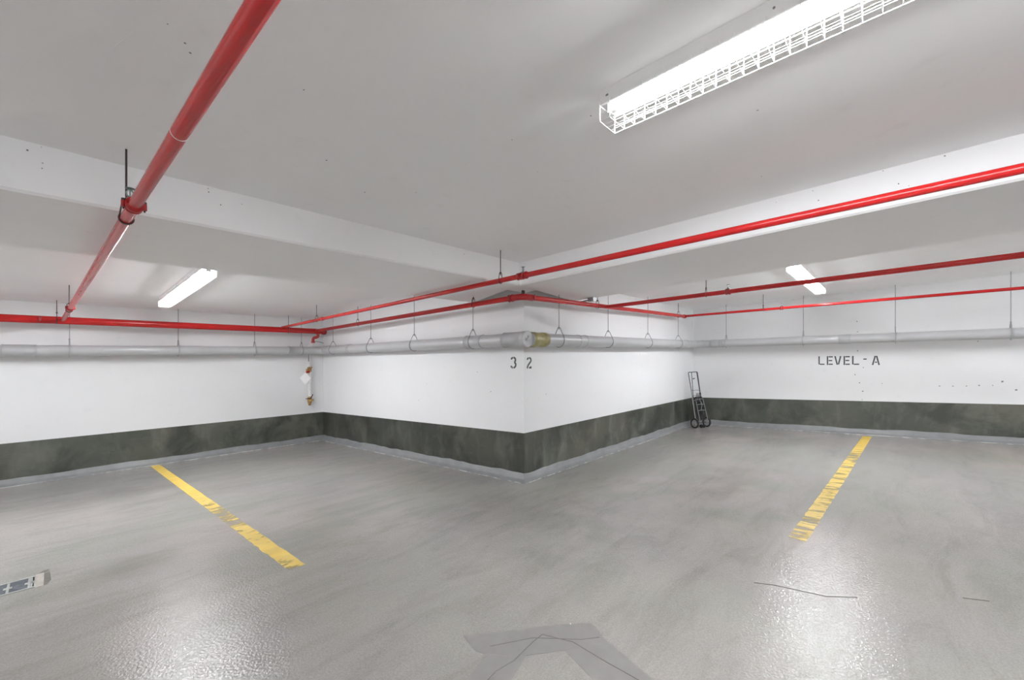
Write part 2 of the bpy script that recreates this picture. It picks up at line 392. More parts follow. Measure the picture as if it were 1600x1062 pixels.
# ------------------------------------------------------------------ floor details
def slab(name, mat, poly, z1, parent=floor, label=None):
    return tag(MB().prism(poly, -0.004, z1).build(name, mat, parent), label)
slab('membrane_strip', M['strip'], [(-2.33,-1.60),(-1.83,-2.03),(-1.93,-2.19),(-2.28,-1.90),(-2.37,-1.74)], .0016, label='darker patch strip lying across the crack')
slab('membrane_strip', M['strip'], [(-2.20,-1.76),(-2.13,-1.90),(-2.60,-2.06),(-2.70,-1.88)], .0012)
slab('membrane_strip', M['strip'], [(-2.02,-1.86),(-1.86,-2.02),(-2.06,-2.60),(-2.24,-2.44)], .0012)
ck = MB()
for pl in ([(-2.07,-1.90),(-2.15,-1.90),(-2.30,-1.915),(-2.40,-1.90),(-2.62,-1.93)], [(-2.07,-1.90),(-2.02,-2.05),(-2.04,-2.25),(-2.05,-2.42),(-2.09,-2.62)], [(-2.30,-1.76),(-2.12,-1.88),(-1.98,-2.07),(-1.91,-2.13)], [(-.88,-2.58),(-.84,-2.68),(-.80,-2.92),(-.71,-3.05)], [(-.37,-3.48),(-.33,-3.58)]):
    ck.sweep([(x, y, .0005) for x, y in pl], .003, 5)
tag(ck.build('floor_crack', M['crack'], floor), 'thin dark cracks in the grey floor coating')
specks('floor_chips', floor, [(-1.91,-1.96,.0015)], 'f', M['chipw'], .009)

def line_thing(p0, p1, w, mat, label, ragged):
    d = (Vector(p1) - Vector(p0)); L = d.length; d.normalize(); nn = Vector((-d.y, d.x, 0)); K = 80
    mb = MB(); vs = []
    for k in range(K + 1):
        u = k / K; c = Vector((*p0, 0)) * (1-u) + Vector((*p1, 0)) * u
        j1, j2 = [random.uniform(-1, 1) * ragged * (u ** 1.2) for _ in (0, 1)]
        for q, z in ((-w/2 + j1, 0.0), (-w/2 + j1, .0022), (w/2 + j2, .0022), (w/2 + j2, 0.0)):
            pp = c + nn * q; vs.append((pp.x, pp.y, z))
    mb.add(vs, [(k*4+i, k*4+i+1, (k+1)*4+i+1, (k+1)*4+i) for k in range(K) for i in range(3)])
    o = mb.build('parking_line', mat, origin=(*p0, 0))
    return tag(o, label, 'floor marking')
def v2(x, y): return Vector((x, y))
line_thing(v2(-2.648, 5.34), v2(-2.575, -.13), .112, M['yellow_a'], 'yellow painted bay line ending at the left wall, one worn gap halfway', .006)
line_thing(v2(5.40, -2.885), v2(-.03, -2.675), .115, M['yellow_b'], 'faded yellow bay line ending at the wall under the LEVEL-A lettering', .006)

# trench drain
td = thing('trench_drain', (-4.5, 1.105, 0), 'grey slotted trench drain grate let into the floor', 'drain')
mo = MB(); mo.box((HX1, .968, -.02), (-3.762, 1.25, .0015)); mo.build('mortar_apron', M['mortar'], td)
fr = MB(); fr.prism([(-3.762, 1.235), (-3.735, 1.245), (-3.728, 1.05), (-3.745, .98), (-3.762, .975)], -.01, .0010)
fr.prism([(-3.79, 1.25), (-3.76, 1.25), (-3.735, 1.30), (-3.765, 1.31)], -.01, .0010)
fr.build('mortar_fringe', M['fringe'], td)
rl = MB(); rl.box((HX0, HY1, -.03), (HX1, HY1 + .02, .003)); rl.box((HX0, HY0 - .02, -.03), (HX1, HY0, .003))
rl.box((HX1 - .004, HY0, -.03), (HX1, HY1, .003)); rl.build('drain_rail', M['graterail'], td)
seg_x = [-3.822 - .092 * i for i in range(15)]
for x in seg_x[:8]:
    mb = MB(); mb.box((x - .012, HY0, -.012), (x, HY1, .0015))
    mb.box((x - .026, 1.085, -.012), (x - .012, 1.125, .001)); mb.box((x, 1.09, -.012), (x + .012, 1.12, .001))
    mb.build('grate_crossbar', M['graterail'], td)
gb = MB()
for i in range(11):
    y = HY0 + .009 + i * .0182
    gb.box((HX0, y - .0052, -.014), (-3.822, y + .0052, 0))
tag(gb.build('grate_bars', M['grate'], td), kind='stuff')
eb = MB(); eb.box((-3.822, HY0, -.012), (-3.813, HY1, .001)); eb.box((-3.822, 1.085, -.012), (-3.806, 1.125, .001)); eb.box((-3.806, HY0, -.012), (-3.804, HY1, .001))
eb.build('grate_end', M['graterail'], td)

# ------------------------------------------------------------------ light fixtures
def light_fixture(origin, axis, length, label):
    """origin: point on the slab soffit where the fixture starts; axis 'x' or 'y' (negative y for dirn -1)"""
    t_ = thing('light_fixture', origin, label, 'ceiling light', 'wire guarded fluorescent light fixtures')
    ox, oy, oz = origin
    R = Matrix.Rotation({'x': 0, 'y': PI/2, '-y': -PI/2, '-x': PI}[axis], 4, 'Z')
    xf = Matrix.Translation((ox, oy, oz)) @ R
    L, hw, hb = length, .06, .058
    mb = MB(xf=xf)     # channel: top, sides that flare a little at the lower lip, recessed underside
    pr = [(-hw, 0), (-hw, -hb), (-hw+.004, -hb-.003), (-hw+.022, -hb+.030), (hw-.022, -hb+.030), (hw-.004, -hb-.003), (hw, -hb), (hw, 0)]
    vs = [(0, y, z) for y, z in pr] + [(L, y, z) for y, z in pr]; k = len(pr)
    mb.add(vs, [(i, (i+1) % k, (i+1) % k + k, i + k) for i in range(k)] + [tuple(range(k))[::-1], tuple(range(k, 2*k))])
    mb.build('housing', M['whitemetal'], t_)
    scw = MB(xf=xf)
    for x in (.03, .035, L*.25, L*.5, L*.75, L-.04): scw.cyl((x, hw, -.03), (x, hw+.002, -.03), .004, 8); scw.cyl((x, -hw, -.03), (x, -hw-.002, -.03), .004, 8)
    tag(scw.build('screws', M['steel'], t_), kind='stuff')
    off = .0
    MB(xf=xf).sweep([(.055, off, -.057), (L-.055, off, -.057)], .0175, 14).build('lamp_tube', M['tube'], t_)
    for x0, x1 in ((.012, .055), (L-.055, L-.012)):
        so = MB(xf=xf); so.box((x0, off-.020, -.076), (x0+.012 if x0 < 1 else x1, off+.020, -hb+.030)) if x0 < 1 else so.box((x1-.012, off-.020, -.076), (x1, off+.020, -hb+.030))
        so.cyl((x0+.012, off, -.057), (x1, off, -.057), .016, 12) if x0 < 1 else so.cyl((x0, off, -.057), (x1-.012, off, -.057), .016, 12)
        so.build('lamp_socket', M['socket'], t_)
    g = MB(xf=xf); zb = -.124; gw = hw + .002; rw = .0016
    for y, z in ((-gw, -.068), (-gw, -.094), (-gw, zb), (-gw*.45, zb), (0, zb), (gw*.45, zb), (gw, zb), (gw, -.094), (gw, -.068)):
        g.sweep([(0, y, z), (L, y, z)], rw*(1.2 if abs(z-zb) < 1e-6 and abs(abs(y)-gw) < 1e-6 else .8), 5)
    nh = int(L / .0445)
    for i in range(nh + 1):
        x = L * i / nh
        g.sweep([(x, -gw, -.045), (x, -gw, zb), (x, gw, zb), (x, gw, -.045)], rw*1.05, 5)
    for x in (0, L):
        g.sweep([(x, -gw, -.06), (x, gw, -.06)], rw, 5)
    g.build('wire_guard', M['whitemetal'], t_)
    return t_
light_fixture((-2.158, -2.315, ZC), '-y', 2.44, 'largest and nearest fluorescent light with white wire guard, top right')
light_fixture((-2.70, 1.72, ZC), 'y', 2.44, 'fluorescent light with wire guard glowing beyond the left beam')
light_fixture((1.86, -2.37, ZC), 'x', 2.44, 'fluorescent light with wire guard crossed by a red pipe, beyond the right beam')
# added unseen fixtures outside the frame, put in to help light the room
light_fixture((-6.2, 1.6, ZC), 'y', 2.44, 'added unseen fill light with wire guard, left of the view')
light_fixture((-6.1, -2.6, ZC), '-y', 2.44, 'added unseen fill light with wire guard, behind the viewpoint')
light_fixture((1.9, -6.3, ZC), 'x', 2.44, 'added unseen fill light with wire guard, right of the view')

# ------------------------------------------------------------------ pipe runs
GREYH = 'clevis hangers holding the grey drain pipe'; REDH = 'clevis hangers holding the red sprinkler pipes'
def hanger(x, y, zp, r, axis, ztop, label, red=False, group=GREYH, strap=False):
    """threaded rod and clevis loop; the pipe runs along axis"""
    t_ = thing('pipe_hanger', (x, y, zp), label, 'pipe hanger', group)
    h = .075 if not red else .045
    top = zp + r + h; wr = (.0075 if strap else .0045) if not red else .0035
    rod = MB(); rod.cyl((x, y, top - .02), (x, y, ztop), .0045 if not red else .0042, 8)
    rod.cyl((x, y, top - .004), (x, y, top + .012), .009, 6)
    rod.build('rod', M['dsteel'] if red else M['steel'], t_)
    lp = MB(); pts = []; R_ = r + wr
    for i in range(25):
        a = PI * (-.18) + (PI + PI * .36) * i / 24       # around the underside
        pts.append((R_ * math.cos(a), -R_ * math.sin(a)))
    pts = [(.016, r + h)] + pts + [(-.016, r + h), (.016, r + h)]
    P = [((x + u, y, zp + w_) if axis == 'y' else (x, y + u, zp + w_)) for u, w_ in pts]
    lp.sweep(P, wr, 6)
    lp.build('clevis_loop', M['dsteel'] if red else (M['galv'] if strap else M['steel']), t_)
    return t_
def sleeve(run_a, run_b, t0, length, r, mat, name, parent, n=24, rims=True, label=None):
    a, b = Vector(run_a), Vector(run_b); d = (b - a).normalized(); c = a + (b - a) * t0
    mb = MB(); p0, p1 = c - d * length/2, c + d * length/2
    if rims:
        mb.sweep([p0, p0 + d*.002, p0 + d*.012, p0 + d*.014, p1 - d*.014, p1 - d*.012, p1 - d*.002, p1], [r-.004, r+.003, r+.003, r, r, r+.003, r+.003, r-.004], n)
    else: mb.sweep([p0, p0 + d*.003, p1 - d*.003, p1], [r-.003, r, r, r-.003], n)
    return tag(mb.build(name, mat, parent), label)
def red_coupling(c, d, r, parent, s=1.0):
    c = Vector(c); d = Vector(d).normalized(); mb = MB(); L = .055 * s
    side = Vector((0, 0, 1)).cross(d).normalized()
    mb.sweep([c-d*L/2, c-d*L/2, c-d*L*.28, c-d*L*.2, c+d*L*.2, c+d*L*.28, c+d*L/2, c+d*L/2], [r, r+.012*s, r+.012*s, r+.007*s, r+.007*s, r+.012*s, r+.012*s, r], 18)
    for s_ in (-1, 1):
        q = c + side * s_ * (r + .014*s); u = d * (.012*s)
        mb.cyl(q - Vector((0,0,.016*s)), q + Vector((0,0,.016*s)), .010*s, 8)
    cp_ = mb.build('coupling', M['redfit'], parent)
    for s_ in (-1, 1):
        q = c + side * s_ * (r + .014*s); bb = MB()
        bb.cyl(q - Vector((0,0,.026*s)), q + Vector((0,0,.022*s)), .004*s, 6); bb.cyl(q + Vector((0,0,.016*s)), q + Vector((0,0,.028*s)), .009*s, 6)
        bb.build('bolt', M['dsteel'], cp_)
    return cp_
def sprinkler_head(p, parent, s=1.0):
    x, y, z = p; mb = MB()
    mb.cyl((x, y, z), (x, y, z+.012*s), .013*s, 8)
    mb.cyl((x, y, z+.012*s), (x, y, z+.020*s), .009*s, 8)
    for q in (-1, 1):
        mb.sweep([(x+q*.008*s, y, z+.018*s), (x+q*.013*s, y, z+.034*s), (x+q*.003*s, y, z+.050*s)], .0028*s, 6)
    mb.cyl((x, y, z+.018*s), (x, y, z+.048*s), .003*s, 8)
    head = mb.build('sprinkler_head', M['head'], parent)
    df = MB(); df.sweep([(x, y, z+.048*s), (x, y, z+.052*s), (x, y, z+.054*s)], [.006*s, .017*s, .018*s], 14)
    df.build('deflector', M['head'], head)
    return head

# main red pipe B along the left wall
yB, rB = 5.10, .050
B0, B1 = (FAR + .05, yB, 2.19), (-.10, yB, 2.18)
pb = thing('sprinkler_main', (-4, yB, 2.20), 'thickest red sprinkler main along the left wall, above the grey pipe', 'pipe')
MB().sweep([B0, B1], rB, 24).build('pipe', M['red'], pb)
red_coupling((-3.84, yB, 2.186), (1, 0, 0), rB, pb, 1.15)
ec = MB(); ec.sweep([(-.16, yB, 2.18), (-.155, yB, 2.18), (-.10, yB, 2.18), (-.085, yB, 2.18)], [rB, rB+.012, rB+.012, rB-.01], 18); ec.build('end_cap', M['redfit'], pb)
dr = MB(); dr.sweep(fillet([(-.24, yB, 2.17), (-.24, yB, 2.07), (-.31, yB+.06, 2.05), (-.31, yB+.06, 1.97)], .03, 5), .026, 12)
dr.sweep([(-.31, yB+.06, 1.99), (-.31, yB+.06, 1.955)], .034, 12); dr.build('drop_elbow', M['redfit'], pb)
lv = MB(); lv.sweep([(-.31, yB+.04, 1.985), (-.22, yB+.0, 1.975), (-.14, yB-.02, 1.95)], .006, 8); lv.build('lever', M['steel'], pb)
# branch A, towards the camera over the left bay
A1 = Vector((-3.636, yB, 2.186)); A0 = A1 + (Vector((-3.432, -2.25, 2.10)) - A1) * 1.75
def onA(y): t_ = (y - yB) / (A0[1] - yB); return lerp(A1, A0, t_)
pa = thing('sprinkler_branch', (-3.5, -.5, 2.15), 'red sprinkler branch crossing the upper left towards the viewer', 'pipe')
rA = .0235
MB().sweep([A1, A0], rA, 20).build('pipe', M['red'], pa)
cA = onA(-.70); red_coupling(cA, lerp(A1, A0, 1) - Vector(A1), rA, pa, .85)
sprinkler_head((cA.x - .012, cA.y + .02, cA.z + rA + .002), pa)
red_coupling(onA(3.55), Vector(A0) - Vector(A1), rA, pa, .7)
js = MB(); q = onA(-1.55); dd = (Vector(A0)-Vector(A1)).normalized(); js.sweep([q-dd*.001, q+dd*.001], rA+.0008, 20); js.build('joint_ring', M['paper'], pa)
# branch C in front of the right beam
C1 = Vector((-.885, yB, 2.225)); C0 = C1 + (Vector((-.87, -3.6, 2.135)) - C1) * 1.45
def onC(y): return lerp(C1, C0, (y - C1[1]) / (C0[1] - C1[1]))
pc = thing('sprinkler_branch', (-.87, -1, 2.16), 'long red sprinkler branch running just in front of the right beam', 'pipe')
rC = .0235
MB().sweep([C1, C0], rC, 20).build('pipe', M['red'], pc)
c = onC(-.76); red_coupling(c, C0 - C1, rC, pc, .85); red_coupling(onC(-.70), C0 - C1, rC, pc, .75)
sprinkler_head((c.x, c.y + .02, c.z + rC + .002), pc)
red_coupling(onC(3.40), C0 - C1, rC, pc, .55)

# wall run D + E round the block corner, with a grooved elbow
rD = .030
DX, EY = -.29, -.22
D1, PD, E1 = (DX, yB, 2.185), (DX, EY, 2.112), (4.50, EY, 2.224)
pd = thing('sprinkler_line', (DX, EY, 2.112), 'red sprinkler line bent round the block corner above the grey pipes', 'pipe')
MB().sweep([D1, (DX, EY + .16, 2.114)], rD, 18).build('pipe', M['red'], pd)
MB().sweep([(DX + .16, EY, 2.116), E1], rD, 18).build('pipe', M['red'], pd)
MB().sweep(fillet([(DX, EY + .18, 2.114), PD, (DX + .18, EY, 2.116)], .10, 8), rD + .006, 18).build('elbow', M['redfit'], pd)
red_coupling((DX, EY + .16, 2.114), (0, 1, 0), rD, pd, 1.0)
red_coupling((DX + .16, EY, 2.116), (1, 0, 0), rD, pd, 1.0)
lug = MB(); u_, v_ = DX + .03, EY + .02
lug.box((u_, v_, 2.145), (u_ + .012, v_ + .012, 2.185)); lug.box((u_ + .028, v_, 2.145), (u_ + .040, v_ + .012, 2.185)); lug.box((u_, v_, 2.175), (u_ + .040, v_ + .012, 2.187)); lug.build('lug', M['dsteel'], pd)
red_coupling((1.50, EY, 2.146), (1, 0, 0), rD, pd, .7)
ec = MB(); ec.sweep([(4.46, EY, 2.223), (4.46, EY, 2.223), (4.54, EY, 2.225), (4.56, EY, 2.225)], [rD, rD+.008, rD+.008, rD-.01], 14); ec.build('end_cap', M['redfit'], pd)
# branch F
F1 = Vector((1.50, EY, 2.150)); F0 = F1 + (Vector((1.50, -4.0, 2.105)) - F1) * 1.9
def onF(y): return lerp(F1, F0, (y - F1[1]) / (F0[1] - F1[1]))
pf = thing('sprinkler_branch', (1.50, -2, 2.14), 'dark red sprinkler branch passing in front of the light beyond the right beam', 'pipe')
rF = .0255
MB().sweep([F1, F0], rF, 18).build('pipe', M['red'], pf)
c = onF(-1.80); red_coupling(c, F0 - F1, rF, pf, .85); sprinkler_head((c.x, c.y, c.z + rF + .006), pf, .95)
# branch G near the far right wall
G1 = Vector((4.47, EY, 2.224)); G0 = G1 + (Vector((4.45, -4.42, 2.124)) - G1) * 1.75
def onG(y): return lerp(G1, G0, (y - G1[1]) / (G0[1] - G1[1]))
pg = thing('sprinkler_branch', (4.45, -2, 2.2), 'thin red sprinkler branch close along the far right wall', 'pipe')
rG = .021
MB().sweep([G1, G0], rG, 16).build('pipe', M['red'], pg)
c = onG(-1.83); red_coupling(c, G0 - G1, rG, pg, .85); sprinkler_head((c.x, c.y, c.z + rG + .006), pg, .95)

# grey drain pipes
rI, rJ, rH = .079, .079, .073
yH, xK = 5.23, 5.30
H0 = (FAR + .05, yH, 1.745); H1 = (-.17, yH, 1.812)
zI0, zI1 = 1.812, 1.657
pi_ = thing('drain_pipe', (-.17, 2.5, 1.7), 'grey plastic drain pipe on the left walls with a capped cleanout at the block corner', 'pipe')
pth = fillet([H0, (-.17, yH, 1.812), (-.17, -.12, zI1)], .22, 8)
MB().sweep(pth, rI * .97, 26).build('pipe', M['grey'], pi_)
def zH(x): return 1.745 + (x - H0[0]) * (1.812 - 1.745) / (H1[0] - H0[0])
def zI(y): return zI1 + (y + .12) * (zI0 - zI1) / (yH + .12)
for x, l in ((-4.02, .30), (-.62, .26), (-5.9, .2)):
    sleeve((x - 1, yH, zH(x)), (x + 1, yH, zH(x)), .5, l, rI + .002, M['greyjoint'], 'joint_sleeve', pi_)
for y, l in ((4.86, .16), (3.95, .12), (.66, .30)):
    sleeve((-.17, y - 1, zI(y-1)), (-.17, y + 1, zI(y+1)), .5, l, rI + .003, M['grey'], 'joint_sleeve', pi_)
sleeve((-.17, -.20, zI(-.2)), (-.17, .20, zI(.2)), .5, .30, rI + .008, M['greyjoint'], 'cleanout_fitting', pi_)
cp = MB(); zc_ = zI(-.19)
cp.sweep([(-.17, -.13, zc_), (-.17, -.13, zc_), (-.17, -.155, zc_), (-.17, -.20, zc_), (-.17, -.205, zc_), (-.17, -.206, zc_)], [rI, rI+.012, rI+.014, rI+.014, rI+.006, rI+.004], 28)
cap = cp.build('cleanout_cap', M['grey'], pi_)
nb = MB(); nb.box((-.205, -.226, zc_-.010), (-.135, -.206, zc_+.010)); nb.box((-.180, -.226, zc_+.010), (-.165, -.206, zc_+.04)); nb.box((-.205, -.220, zc_-.022), (-.172, -.206, zc_-.010)); nb.build('cap_key', M['greyjoint'], cap)
pj = thing('drain_pipe', (3, -.17, 1.68), 'grey plastic drain pipe on the right walls, starting at an olive rubber coupling', 'pipe')
zJ0, zJ1 = 1.652, 1.704
pth = fillet([(-.09, -.17, zJ0), (xK, -.17, zJ1), (xK, FAR + .05, 1.49)], .22, 8)
MB().sweep(pth, rJ * .97, 26).build('pipe', M['grey'], pj)
def zJ(x): return zJ0 + (x + .09) * (zJ1 - zJ0) / (xK + .09)
def zK(y): return zJ1 + (y + .17) * (1.49 - zJ1) / (FAR + .05 + .17)
oc = MB(); oc.sweep([(-.085,-.17,zJ(-.085)), (-.08,-.17,zJ(-.08)), (-.02,-.17,zJ(-.02)), (-.01,-.17,zJ(-.01)), (.10,-.17,zJ(.10)), (.11,-.17,zJ(.11)), (.175,-.17,zJ(.175)), (.18,-.17,zJ(.18))],
    [rJ+.002, rJ+.009, rJ+.009, rJ+.005, rJ+.005, rJ+.009, rJ+.009, rJ+.001], 26)
tag(oc.build('rubber_coupling', M['olive'], pj), 'olive brown rubber coupling')
for x, l in ((.86, .03), (4.72, .14), (1.02, .03)):
    sleeve((x - .5, -.17, zJ(x)), (x + .5, -.17, zJ(x)), .5, l, rJ + .002, M['grey'] if l > .1 else M['galv'], 'joint_sleeve' if l > .1 else 'clamp_band', pj, rims=False)
for y, l in ((-.52, .13), (-.64, .02), (-.69, .03), (-2.60, .16), (-.30, .02)):
    sleeve((xK, y - .5, zK(y-.5)), (xK, y + .5, zK(y+.5)), .5, l, rJ + .002, M['greyjoint'], 'joint_sleeve' if l > .1 else 'clamp_band', pj, rims=False)

# ------------------------------------------------------------------ hangers
ordn = ['first', 'second', 'third', 'fourth', 'fifth', 'sixth', 'seventh']
for i, y in enumerate((.70, 1.97, 3.21, 4.60)):
    hanger(-.17, y, zI(y), rI, 'y', ZS if y < BY1 else ZC, f'{ordn[i]} steel hanger left of the block corner on the grey drain pipe')
for i, x in enumerate((.46, 1.66, 2.98, 4.32)):
    hanger(x, -.17, zJ(x), rJ, 'x', ZS if x < BX1 else ZC, f'{ordn[i]} steel hanger right of the block corner on the grey drain pipe')
for i, y in enumerate((-.75, -2.02, -3.23, -4.42)):
    hanger(xK, y, zK(y), rJ, 'y', ZC, f'{ordn[i]} steel hanger along the far right wall on the grey drain pipe', strap=True)
for i, x in enumerate((-1.30, -2.38, -3.57)):
    hanger(x, yH, zH(x), rI, 'x', ZC, f'{ordn[i]} steel hanger left of the white valve pipe on the left wall drain pipe', strap=True)
hanger(-.50, yH, zH(-.5), rI, 'x', ZC, 'steel hanger beside the white valve pipe on the grey drain pipe')
p = onA(-.47); hanger(p.x, p.y, p.z, rA, 'y', ZC, 'long dark rod and loop holding the red branch at upper left, near its coupling', True, REDH)
p = onA(3.75); hanger(p.x, p.y, p.z, rA, 'y', ZC, 'dark rod and loop on the upper left red branch just before it meets the main', True, REDH)
p = onC(-.46); hanger(p.x, p.y, p.z, rC, 'y', ZC, 'dark rod with forked loop on the long red branch by its middle coupling', True, REDH)
p = onC(3.62); hanger(p.x, p.y, p.z, rC, 'y', ZC, 'dark rod with loop on the long red branch near the main pipe', True, REDH)
for y, lb in ((3.42, 'thin rod and ring on the wall hugging red line, far left end'), (.56, 'short hoop on the wall hugging red line left of its elbow')):
    hanger(DX, y, 2.114 + y * (2.185 - 2.114) / yB, rD, 'y', ZS if y < BY1 else ZC, lb, True, REDH)
hanger(1.28, EY, 2.142, rD, 'x', ZC, 'small rod and hoop on the wall hugging red line right of its elbow', True, REDH)
hanger(4.20, EY, 2.217, rD, 'x', ZC, 'rod and hoop at the far right end of the wall hugging red line', True, REDH)
p = onF(-1.56); hanger(p.x, p.y, p.z, rF, 'y', ZC, 'dark rod and loop on the red branch that passes the far right light', True, REDH)
p = onG(-1.56); hanger(p.x, p.y, p.z, rG, 'y', ZC, 'thin rod on the thin red branch close to the far right wall', True, REDH)
hanger(-3.69, yB, 2.186, rB, 'x', ZC, 'rod holding the thick red main just left of its branch', True, REDH)
hanger(-.78, yB, 2.181, rB, 'x', ZC, 'rod holding the thick red main near the inner left corner', True, REDH)

# conduit and junction box under the right beam
jb = thing('junction_box', (1.0, -.30, ZS), 'small grey metal junction box with conduit under the right beam', 'electrical box')
MB().box((.955, -.35, ZS - .05), (1.03, -.27, ZS)).build('box', M['galv'], jb)
cd = MB(); cd.sweep(fillet([(.99, -.27, ZS - .03), (.97, -.10, ZS - .035), (.70, -.02, ZS - .05), (.30, -.015, ZS - .03)], .06, 5), .009, 8)
cd.build('conduit', M['galv'], jb)

# ------------------------------------------------------------------ valve pipe in the inner left corner
vx, vy = -.30, 5.345
vp = thing('valve_pipe', (vx, vy, .75), 'white vertical pipe with brass valves and a paper tag near the left corner', 'pipe')
mb = MB(); mb.sweep([(-.31, yB + .06, 1.965), (-.31, yB+.06, 1.93), (-.31, vy, 1.90), (vx, vy, 1.80), (vx, vy, 1.46)], .022, 12); mb.build('pipe', M['whitepipe'], vp)
mb = MB(); mb.sweep([(vx+.012, vy, 1.40), (vx, vy, 1.33), (vx+.01, vy, 1.22), (vx, vy, 1.08), (vx+.008, vy, .97), (vx, vy, .90)], [.03, .042, .030, .034, .028, .024], 10)
tag(mb.build('wrapped_pipe', M['whitepipe'], vp), 'pipe section wrapped in white tape')
tt = MB(); tt.sweep([(vx-.03, vy-.03, 1.76), (vx-.032, vy-.03, 1.60)], [.004, .012], 8); tt.build('nozzle', M['steel'], vp)
vb = MB(); vb.sweep([(vx, vy, 1.49), (vx, vy, 1.47), (vx, vy, 1.40), (vx, vy, 1.38)], [.022, .036, .036, .024], 10); vb.cyl((vx-.07, vy-.03, 1.435), (vx+.02, vy-.01, 1.435), .024, 10)
vb.sweep([(vx-.06, vy-.05, 1.475), (vx+.03, vy-.05, 1.485)], .013, 8)
b1 = vb.build('valve', M['brass'], vp)
kn = MB(); kn.cyl((vx-.085, vy-.05, 1.39), (vx-.03, vy-.05, 1.395), .022, 10); kn.build('handwheel', M['redfit'], b1)
vb = MB(); vb.sweep([(vx, vy, .91), (vx, vy, .89), (vx, vy, .80), (vx, vy, .76), (vx, vy, .73)], [.022, .040, .040, .026, .022], 10); vb.cyl((vx-.01, vy-.06, .835), (vx+.06, vy, .835), .024, 10)
b2 = vb.build('valve', M['brass'], vp)
lv = MB(); lv.sweep([(vx, vy-.055, .865), (vx-.05, vy-.065, .875), (vx-.10, vy-.06, .868)], [.014, .010, .006], 8); lv.sweep([(vx+.01, vy-.04, .87), (vx+.045, vy-.04, .95)], .010, 8); lv.build('lever', M['dsteel'], b2)
tg = MB(); cx_, cz_ = vx - .105, 1.275; ty = vy - .075; a_ = .125
tg.add([(cx_-a_*.9, ty, cz_+.01), (cx_-.02, ty-.012, cz_-a_), (cx_+a_*.8, ty, cz_-.01), (cx_+.0, ty+.004, cz_+a_*.9),
        (cx_-a_*.9, ty-.003, cz_+.01), (cx_-.02, ty-.015, cz_-a_), (cx_+a_*.8, ty-.003, cz_-.01), (cx_+.0, ty+.001, cz_+a_*.9)],
       [(0,1,2,3), (7,6,5,4), (0,4,5,1), (1,5,6,2), (2,6,7,3), (3,7,4,0)])
tag(tg.build('paper_tag', M['paper'], vp), 'white diamond shaped paper tag')
st = MB(); st.sweep([(cx_, ty+.001, cz_+a_*.9), (vx-.02, vy-.03, 1.42)], .002, 5); st.build('string', M['steel'], vp)

# ------------------------------------------------------------------ stencilled lettering
def strokes(lines, w, P, mat, name, parent, d=.0012):
    """lines: polylines in (u, v) letter space; P maps (u, v, lift) to level space"""
    mb = MB()
    for pl in lines:
        pl = [Vector(p) for p in pl]; L, R_ = [], []
        for i, p in enumerate(pl):
            a = pl[max(i-1, 0)]; b = pl[min(i+1, len(pl)-1)]
            t_ = (b - a).normalized(); n_ = Vector((-t_.y, t_.x)) * w / 2
            L.append(p + n_); R_.append(p - n_)
        k = len(pl)
        vs = [P(q.x, q.y, d) for q in L] + [P(q.x, q.y, d) for q in R_] + [P(q.x, q.y, 0) for q in L] + [P(q.x, q.y, 0) for q in R_]
        fs = [(i, i+1, k+i+1, k+i) for i in range(k-1)] + [(i, 2*k+i, 2*k+i+1, i+1) for i in range(k-1)] + [(k+i, k+i+1, 3*k+i+1, 3*k+i) for i in range(k-1)]
        fs += [(0, k, 3*k, 2*k), (k-1, 3*k-1, 4*k-1, 2*k-1)]
        mb.add(vs, fs)
    return mb.build(name, mat, parent)
GL = {
 'L': [[(.09, .06), (.09, 1.0)], [(.22, .08), (1.0, .08)]],
 'E': [[(.12, .0), (.12, 1.0)], [(.30, .92), (1.0, .92)], [(.30, .5), (.9, .5)], [(.30, .08), (1.0, .08)]],
 'V': [[(.08, 1.0), (.42, .03)], [(.92, 1.0), (.60, .06)]],
 'A': [[(.06, .0), (.42, .98)], [(.60, .98), (.94, .0)], [(.38, .3), (.66, .3)]],
 '-': [[(.0, .64), (1.0, .64)]],
}
txt = thing('stencil_lettering', (LX, -2.62, 1.27), 'dark grey stencilled LEVEL - A on the far right wall under the grey pipe', 'lettering')
def px2y(px): return -2.205 - (px - 1279.2) * (3.041 - 2.205) / (1375.0 - 1279.2)
for ch, a, b in (('L', 1279.2, 1289.2), ('E', 1292.9, 1302.8), ('V', 1305.4, 1316.2), ('E', 1320, 1329.8), ('L', 1333.5, 1344.2), ('-', 1350.4, 1355.4), ('A', 1363.6, 1374.4)):
    y0, y1 = px2y(a), px2y(b)
    def P(u, v, d, y0=y0, y1=y1):
        y = y0 + (y1 - y0) * u; base = 1.206 - .025 * (-2.205 - y) / .836
        return (LX - d, y, base + v * .157)
    sc_l = [[(u * 1.0, v) for u, v in pl] for pl in GL[ch]]
    # stroke widths are set in metres: work in metres
    def Pm(u, v, d, P=P, w=abs(y1-y0)): return P(u / w, v / .157, d)
    wid = abs(y1 - y0)
    strokes([[(u * wid, v * .157) for u, v in pl] for pl in sc_l], .021, Pm, M['ink'], 'letter' if ch != '-' else 'hyphen', txt)
def arc(cx, cy, r, a0, a1, n=9): return [(cx + r*math.cos(math.radians(a0 + (a1-a0)*i/n)), cy + r*1.0*math.sin(math.radians(a0 + (a1-a0)*i/n))) for i in range(n+1)]
H_, W_ = .135, .095
three = [arc(.046, .097, .030, 165, 100, 4), arc(.046, .097, .030, 88, -62, 7), arc(.046, .037, .034, 66, -84, 7), arc(.046, .037, .034, -98, -165, 4)]
two = [arc(.046, .098, .030, 170, 102, 4), arc(.046, .098, .030, 88, -25, 6) + [(.034, .045), (.020, .022), (.016, .002)], [(.045, .010), (.085, .010)], [(.066,.018),(.080,.018)]]
